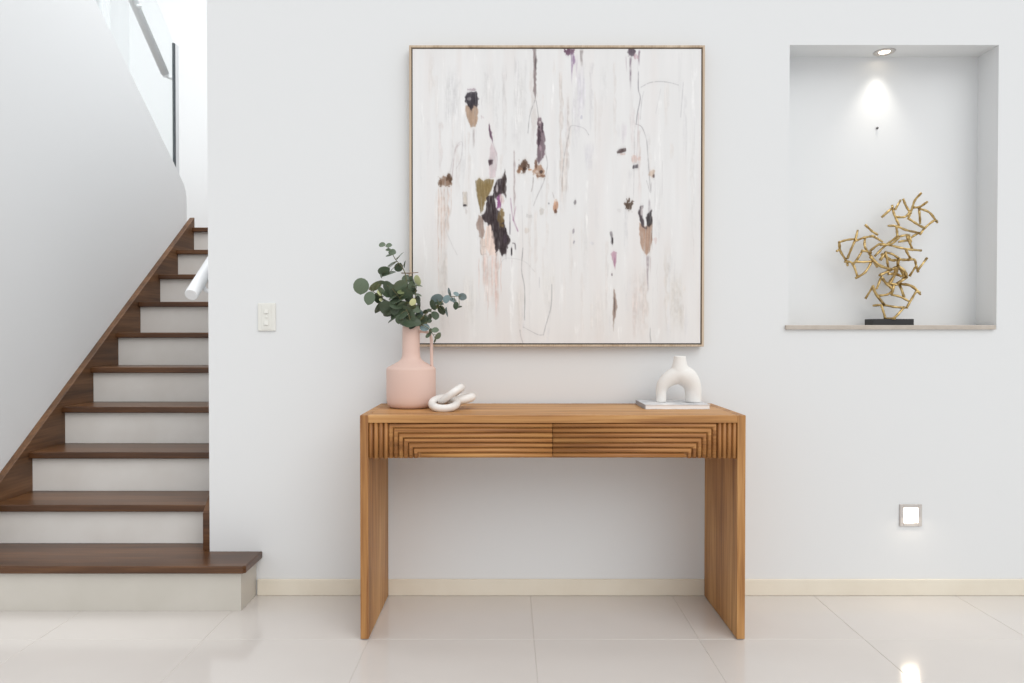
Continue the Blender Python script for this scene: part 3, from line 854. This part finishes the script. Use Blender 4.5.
sprig('eucalyptus stem leaning left to one big round leaf',
      [(380, 560, -0.02), (330, 470, -0.03), (250, 400, -0.04), (180, 345, -0.05), (120, 310, -0.05)],
      [(95, 303, 43, 46, 0, 0), (147, 375, 36, 38, 20, 0), (180, 302, 40, 17, -48, 3), (196, 372, 24, 30, 0, 1), (215, 280, 20, 11, -20, 0), (200, 430, 13, 36, 8, 1),
       (247, 432, 46, 42, 0, 1), (262, 463, 36, 14, -22, 1), (205, 345, 20, 10, 30, 4), (212, 385, 9, 10, 0, 4), (250, 395, 46, 12, 18, 0), (215, 330, 22, 20, 0, 0), (240, 350, 26, 14, 40, 1),
       (280, 505, 30, 9, -48, 1), (300, 445, 30, 34, 0, 1)])
sprig('leafy eucalyptus stem at the middle of the bunch',
      [(390, 560, -0.03), (380, 480, -0.045), (340, 400, -0.05), (290, 330, -0.055), (250, 300, -0.05)],
      [(256, 306, 36, 32, 10, 0), (292, 318, 34, 26, 40, 0), (305, 345, 42, 40, 0, 1), (270, 345, 22, 30, 20, 1), (330, 340, 20, 14, 30, 3), (285, 370, 30, 12, -30, 0), (345, 365, 24, 10, -40, 3), (330, 300, 40, 30, -20, 0), (300, 412, 40, 30, 10, 1), (330, 385, 48, 16, -24, 0), (372, 414, 48, 20, 12, 3), (340, 415, 30, 18, -20, 0), (402, 398, 18, 22, 0, 4),
       (330, 470, 40, 34, 0, 1), (320, 500, 20, 26, 0, 1), (400, 482, 22, 28, 0, 0), (380, 525, 36, 26, 0, 1), (352, 520, 20, 20, 0, 1), (360, 440, 36, 22, 0, 0), (345, 490, 24, 40, 20, 1), (400, 545, 22, 14, 0, 1), (365, 350, 36, 32, 0, 1),
       (290, 480, 26, 18, -40, 1), (335, 450, 34, 28, 0, 1), (390, 505, 36, 30, 0, 1), (420, 520, 30, 24, 0, 1)])
sprig('short pale-tipped eucalyptus stem just right of the middle',
      [(400, 555, 0.01), (415, 440, 0.0), (420, 340, -0.01), (430, 270, -0.01)],
      [(432, 268, 22, 30, 0, 4), (432, 302, 26, 6, 4, 0), (434, 384, 18, 24, 0, 0), (430, 356, 24, 8, 0, 0), (400, 335, 26, 22, 0, 1), (420, 440, 30, 24, 0, 0), (442, 464, 24, 22, 0, 2), (450, 512, 38, 30, 0, 3), (440, 420, 14, 24, 30, 1), (428, 490, 30, 24, 0, 1), (470, 500, 22, 26, 0, 0), (440, 540, 22, 18, 0, 1), (395, 305, 20, 32, 0, 0), (380, 375, 26, 34, 0, 1)])
sprig('eucalyptus stem arching right with blue-green leaves',
      [(410, 560, 0.0), (450, 500, -0.01), (500, 450, -0.02), (560, 410, -0.03), (620, 370, -0.03), (690, 362, -0.03)],
      [(545, 380, 36, 30, 0, 2), (604, 380, 23, 25, 0, 2), (622, 340, 10, 27, -18, 2), (640, 386, 22, 13, 10, 2), (660, 350, 13, 17, -30, 2), (698, 366, 24, 22, 30, 2),
       (660, 420, 18, 22, 20, 1), (680, 428, 15, 7, 10, 1), (655, 402, 20, 7, 30, 1), (575, 446, 24, 28, 0, 1), (535, 477, 22, 26, 0, 1), (500, 490, 12, 24, 10, 1), (605, 456, 9, 28, 6, 2),
       (524, 415, 20, 32, 0, 1), (480, 455, 17, 13, 0, 1), (548, 425, 10, 14, 20, 3), (500, 448, 14, 10, 0, 1), (560, 405, 24, 14, 0, 1)])
sprig('small eucalyptus twig drooping beside the vase handle',
      [(415, 560, -0.01), (450, 535, -0.03), (490, 550, -0.045), (515, 580, -0.05), (535, 610, -0.055)],
      [(535, 565, 21, 16, 0, 0), (495, 596, 20, 13, -30, 0), (552, 599, 22, 14, -38, 0), (535, 628, 14, 7, -50, 1), (474, 550, 27, 22, 0, 2), (500, 510, 15, 14, 0, 1), (508, 570, 10, 16, 0, 1)], 0.002)
tw = thing('dry_twig', 'bare brown twig lying across the top of the eucalyptus', 'twig', mouth)
a, b = zp(335, 226, 0.012) - mouth, zp(436, 222, 0.012) - mouth
obj('twig_stem', tube([a, (a + b) / 2 + Vector((0, 0, -0.002)), b], [0.0022, 0.002, 0.0014], 7), M_twig, tw, True)
a2 = zp(385, 300, 0.012) - mouth
obj('side_shoot', tube([a2, zp(380, 226, 0.012) - mouth], 0.0015, 6), M_twig, tw, True)

# ------------------------------------------------------------------ marble chain links
ck = thing('chain_ornament', 'white marble chain link ornament lying beside the pink vase', 'ornament', (on_plane(450, 404, -0.26).x, -0.25, TZ))
org = ck.location.copy()
def ring(cx, cy, y, R0, r, ux, uz_dir):
    """ring around centre; ux, uz_dir: two in-plane unit directions"""
    u, v = Vector(ux).normalized(), Vector(uz_dir)
    v = (v - u * v.dot(u)).normalized()
    w = u.cross(v)
    c = on_plane(cx, cy, y) - org
    bm = bmesh.new()
    n, k = 48, 14
    rs = []
    for i in range(n):
        a_ = 2 * math.pi * i / n
        d = u * math.cos(a_) * 1.08 + v * math.sin(a_)
        p = c + d * R0
        rs.append([bm.verts.new(p + (d.normalized() * math.cos(2 * math.pi * j / k) + w * math.sin(2 * math.pi * j / k)) * r) for j in range(k)])
    for i in range(n):
        for j in range(k):
            bm.faces.new((rs[i][j], rs[i][(j + 1) % k], rs[(i + 1) % n][(j + 1) % k], rs[(i + 1) % n][j]))
    bmesh.ops.recalc_face_normals(bm, faces=bm.faces[:])
    return obj('link', bm, M_marble, ck, True)
ring(444.4, 403.2, -0.285, 0.0425, 0.0146, (1, 0, 0.0), (0, 1, 0.40))
ring(451.5, 394.6, -0.262, 0.0420, 0.0142, (0.80, 0.0, 0.58), (-0.02, 1, -0.11))
ring(460.2, 399.2, -0.215, 0.0415, 0.0160, (1, 0, 0.20), (-0.07, 1, 0.02))

# ------------------------------------------------------------------ book and arch vase
BX0, BX1, BY0, BY1, BH = 0.5195, 0.768, -0.236, -0.046, 0.0175
bk = thing('book', 'thin white book with grey marbled cover lying under the arch vase', 'book', ((BX0 + BX1) / 2, (BY0 + BY1) / 2, TZ))
bw, bd = (BX1 - BX0) / 2, (BY1 - BY0) / 2
obj('pages', box(-bw + 0.003, bw - 0.003, -bd + 0.002, bd - 0.003, 0.0022, BH - 0.0022), M_paper, bk)
obj('cover', box(-bw, bw, -bd, bd, 0.0, 0.0022, 0.0006, 1), M_cover, bk)
obj('cover', box(-bw, bw, -bd, bd, BH - 0.0022, BH, 0.0006, 1), M_cover, bk)
obj('spine', box(-bw - 0.001, -bw + 0.002, -bd, bd, 0.0, BH, 0.0006, 1), M_spine, bk)

AV = Vector((on_plane(678, 402, -0.135).x, -0.140, TZ + BH))
av = thing('arch_vase', 'matte white ceramic arch-shaped vase standing on the book', 'vase', AV)
SC = (AV.y - CAM.y) / F / 10.51
def az(X, Y):
    return Vector(((X - 505) * SC, 0, (545 - Y) * SC))
cl = [(324, 545, 53), (324, 480, 54), (326, 420, 57), (346, 362, 68), (398, 308, 80), (468, 270, 94), (530, 258, 108), (590, 282, 108), (635, 335, 98), (658, 400, 88), (661, 470, 85), (660, 545, 83)]
pp = smooth_pts([az(x, y) for x, y, r in cl], 4)
rr = smooth_pts([(r, 0, 0) for x, y, r in cl], 4)
b_ = tube(pp, [q.x * SC for q in rr], 28)
nk = [(0.0, 290), (60, 290), (96, 262), (99, 236), (94, 200), (82, 165), (71, 125), (64, 92), (62, 62), (60, 56), (52, 56), (48, 64), (46, 120), (0.0, 130)]
b2 = lathe([(r * SC, (545 - y) * SC) for r, y in nk], 32)
bmesh.ops.translate(b2, verts=b2.verts[:], vec=((520 - 505) * SC, 0, 0))
tmp = bpy.data.meshes.new('tmp'); b2.to_mesh(tmp); b2.free(); b_.from_mesh(tmp); bpy.data.meshes.remove(tmp)
bmesh.ops.recalc_face_normals(b_, faces=b_.faces[:])
ao = obj('body', b_, M_white_cer, av, True)
rm = ao.modifiers.new('union', 'REMESH'); rm.mode = 'VOXEL'; rm.voxel_size = 0.0018; rm.use_smooth_shade = True
sm = ao.modifiers.new('smooth', 'SMOOTH'); sm.factor = 0.5; sm.iterations = 30

# ------------------------------------------------------------------ gold branch sculpture in the niche
SY = 0.058
SZ = NZ0 + SILL_T - 0.002
sx = on_plane(889.5, 322, SY).x
sc_ = thing('branch_sculpture', 'gold metal sculpture of tangled twigs on a black block in the niche', 'sculpture', (sx, SY, SZ))
so = Vector((sx, SY, SZ))
bl_, br_ = on_plane(873, 322, SY - 0.035).x - sx, on_plane(914, 322, SY - 0.035).x - sx
obj('base', box(bl_, br_, -0.035, 0.035, 0.0, 0.026, 0.0015, 2), M_black, sc_)
def depth(X, Y):
    return 0.034 * math.sin(X * 0.0125 + 0.6) * math.cos(Y * 0.0085 - 0.5) + 0.010 * math.sin(X * 0.05 + Y * 0.04)
def sp_(X, Y, bias=0.0):
    return on_plane(830 + X / 8.54, 185 + Y / 8.54, SY - 0.006 + depth(X, Y) + bias) - so
S5 = 555
sticks = [[(442, 275), (535, 192)], [(530, 175), (548, 250), (590, 345)], [(556, 208), (602, 130)], [(624, 118), (650, 180), (690, 245)], [(552, 272), (625, 275), (660, 258), (684, 222)],
    [(782, 66), (725, 130), (700, 205), (666, 288)], [(664, 282), (730, 325), (808, 370)], [(718, 192), (765, 188), (834, 142)], [(758, 186), (765, 255), (770, 328)], [(770, 203), (850, 235), (910, 312)], [(918, 322), (893, 302), (812, 365), (768, 424)],
    [(496, 348), (570, 352), (650, 385), (740, 405), (778, 418)], [(566, 352), (572, 400), (576, 445)], [(745, 416), (690, 452)],
    [(56, 566), (82, 545), (80, 488)], [(76, 490), (140, 470), (210, 462)], [(236, 388), (215, 470), (180, 550), (148, 630)], [(78, 486), (86, 560), (140, 650), (152, 690)], [(212, 480), (290, 450), (375, 434)],
    [(302, 341), (360, 395), (408, 426)], [(366, 438), (450, 488)], [(300, 448), (295, 520), (322, 568)], [(268, 560), (352, 580)], [(280, 556), (216, 660)], [(214, 655), (290, 658), (360, 652)],
    [(340, 564), (420, 506), (475, 510)], [(578, 438), (470, 520), (382, 608)], [(430, 512), (520, 505), (590, 450)], [(335, 585), (370, 640), (410, 700)], [(122, 655), (190, 668), (238, 790)], [(186, 682), (232, 645)], [(216, 797), (300, 745), (358, 650)],
    [(466, 572), (530, 590), (596, 632)], [(472, 572), (485, 630), (496, 700)], [(505, 512), (640, 545), (778, 560)], [(584, 442), (640, 430), (674, 432), (692, 490)], [(588, 486), (662, 474)], [(656, 438), (680, 490), (706, 560)],
    [(648, 556), (690, 630), (724, 640), (736, 690), (752, 740)], [(588, 634), (640, 640), (706, 634)], [(828, 624), (750, 728)], [(728, 700), (678, 780)], [(340, 612), (420, 685), (525, 722)], [(420, 772), (490, 740), (568, 700)],
    [(584, 632), (566, 745), (500, 842)], [(560, 700), (545, 780), (505, 850)], [(582, 690), (640, 740), (655, 792)], [(596, 712), (630, 770), (625, 800)], [(656, 790), (575, 842)], [(438, 786), (480, 840), (532, 888), (528, 920)], [(404, 700), (345, 600)], [(430, 640), (470, 580)], [(440, 590), (520, 640), (575, 640)],
    [(302, 972), (368, 862)], [(364, 858), (390, 925), (462, 1022)], [(398, 888), (432, 796)], [(415, 946), (490, 935), (540, 898)], [(545, 850), (523, 938)], [(520, 936), (600, 955), (680, 996)], [(588, 842), (632, 958)], [(600, 845), (690, 860), (768, 924)], [(772, 935), (740, 910), (700, 970), (654, 1050)],
    [(366, 1030), (460, 1026), (560, 1043), (664, 1048)], [(438, 1026), (455, 1080), (474, 1146)], [(634, 1042), (560, 1125), (508, 1146)], [(460, 1143), (560, 1140)], [(500, 760), (560, 760), (610, 780)], [(500, 840), (560, 850), (600, 838)]]
for i, s in enumerate(sticks):
    dense = 580 < s[0][1] < 860 and 330 < s[0][0] < 700
    bias = (i % 3 - 1) * 0.006
    P = smooth_pts([sp_(x, y, bias) for x, y in s], 4) if len(s) > 2 else [sp_(*s[0], bias), (sp_(*s[0], bias) + sp_(*s[1], bias)) / 2 + Vector((0.001, 0, 0.0012)), sp_(*s[1], bias)]
    r = 0.0060 if dense else 0.0049
    rad = [r * (1 + 0.16 * math.sin(j * 2.1 + i)) for j in range(len(P))]
    obj('branch', tube(P, rad, 7), M_gold, sc_, True)

# ------------------------------------------------------------------ wall fittings
sw = thing('light_switch', 'white two-button light switch plate on the wall by the stairs', 'switch', on_plane(267.2, 317, 0))
obj('plate', box(-0.0365, 0.0365, -0.008, 0, -0.0575, 0.0575, 0.003, 2), M_plate, sw)
obj('inner_plate', box(-0.020, 0.020, -0.0095, -0.008, -0.050, 0.050, 0.001, 1), M_plate, sw)
for dz in (0.024, -0.024):
    b_ = box(-0.009, 0.009, -0.0135, -0.0095, dz - 0.010, dz + 0.010, 0.0025, 2)
    for v in b_.verts:
        if v.co.y < -0.012:
            v.co.y += (v.co.z - dz) * 0.18
    obj('switch_button', b_, M_plate, sw)
b_ = lathe([(0, 0), (0.006, 0), (0.006, 0.0015), (0, 0.003)], 16)
bmesh.ops.rotate(b_, verts=b_.verts[:], matrix=Matrix.Rotation(R(90), 3, 'X'))
bmesh.ops.translate(b_, verts=b_.verts[:], vec=(0, -0.0095, 0))
obj('indicator', b_, M_plate, sw)

wl = thing('step_light', 'small square lit step light low on the wall right of the console', 'wall light', on_plane(910.3, 515, 0))
for s_x, s_z, w_, h_ in ((-1, 0, 0.015, 0.0455), (1, 0, 0.015, 0.0455), (0, 1, 0.0305, 0.015), (0, -1, 0.0305, 0.015)):
    cx_, cz_ = s_x * (0.0455 - 0.0075), s_z * (0.0455 - 0.0075)
    ww, hh2 = (w_ / 2, h_) if s_x else (w_, h_ / 2)
    obj('bezel', box(cx_ - ww, cx_ + ww, -0.006, 0, cz_ - hh2, cz_ + hh2, 0.001, 1), M_steel, wl)
obj('lens', box(-0.0305, 0.0305, -0.003, 0, -0.0305, 0.0305), M_lamp, wl)
sl = bpy.data.lights.new('step_lamp', 'AREA')
sl.size = 0.05
sl.energy = 0.3
sl.color = (1.0, 0.86, 0.68)
slo = bpy.data.objects.new('step_lamp', sl)
C.objects.link(slo)
slo.parent = wl
slo.location = (0, -0.012, 0)
slo.rotation_euler = Vector((0, -1.0, -1)).to_track_quat('-Z', 'Y').to_euler()

dl = thing('niche_downlight', 'round recessed downlight glowing in the niche ceiling above the sculpture', 'downlight', (on_plane(884.5, 52, 0.07).x, 0.071, NZ1))
b_ = lathe([(0.022, -0.001), (0.026, -0.003), (0.032, -0.006), (0.040, -0.004), (0.0425, 0.0), (0.022, 0.0), (0.022, -0.001)], 32)
obj('trim_ring', b_, M_steel, dl, True)
b_ = lathe([(0, -0.0015), (0.0215, -0.0015), (0.0215, -0.0003), (0, -0.0003)], 24)
obj('lens', b_, M_lamp, dl)
ld = bpy.data.lights.new('niche_lamp', 'SPOT')
ld.energy = 4.0
ld.color = (1.0, 0.93, 0.82)
ld.spot_size = R(80)
ld.spot_blend = 1.0
ld.shadow_soft_size = 0.03
lo = bpy.data.objects.new('niche_lamp', ld)
C.objects.link(lo)
lo.parent = dl
lo.location = (0, 0, -0.012)
lo.rotation_euler = Vector((-0.03, -0.02, -1)).to_track_quat('-Z', 'Y').to_euler()

b_ = lathe([(0, 0), (0.003, 0.0), (0.003, 0.003), (0.0048, 0.004), (0.0048, 0.006), (0, 0.007)], 14)
bmesh.ops.rotate(b_, verts=b_.verts[:], matrix=Matrix.Rotation(R(90), 3, 'X'))
sc2 = obj('wall_screw', b_, M_screw, None, True)
sc2.location = on_plane(876.8, 128.3, ND)
tag(sc2, 'tiny dark screw in the niche back wall below the downlight', 'screw')
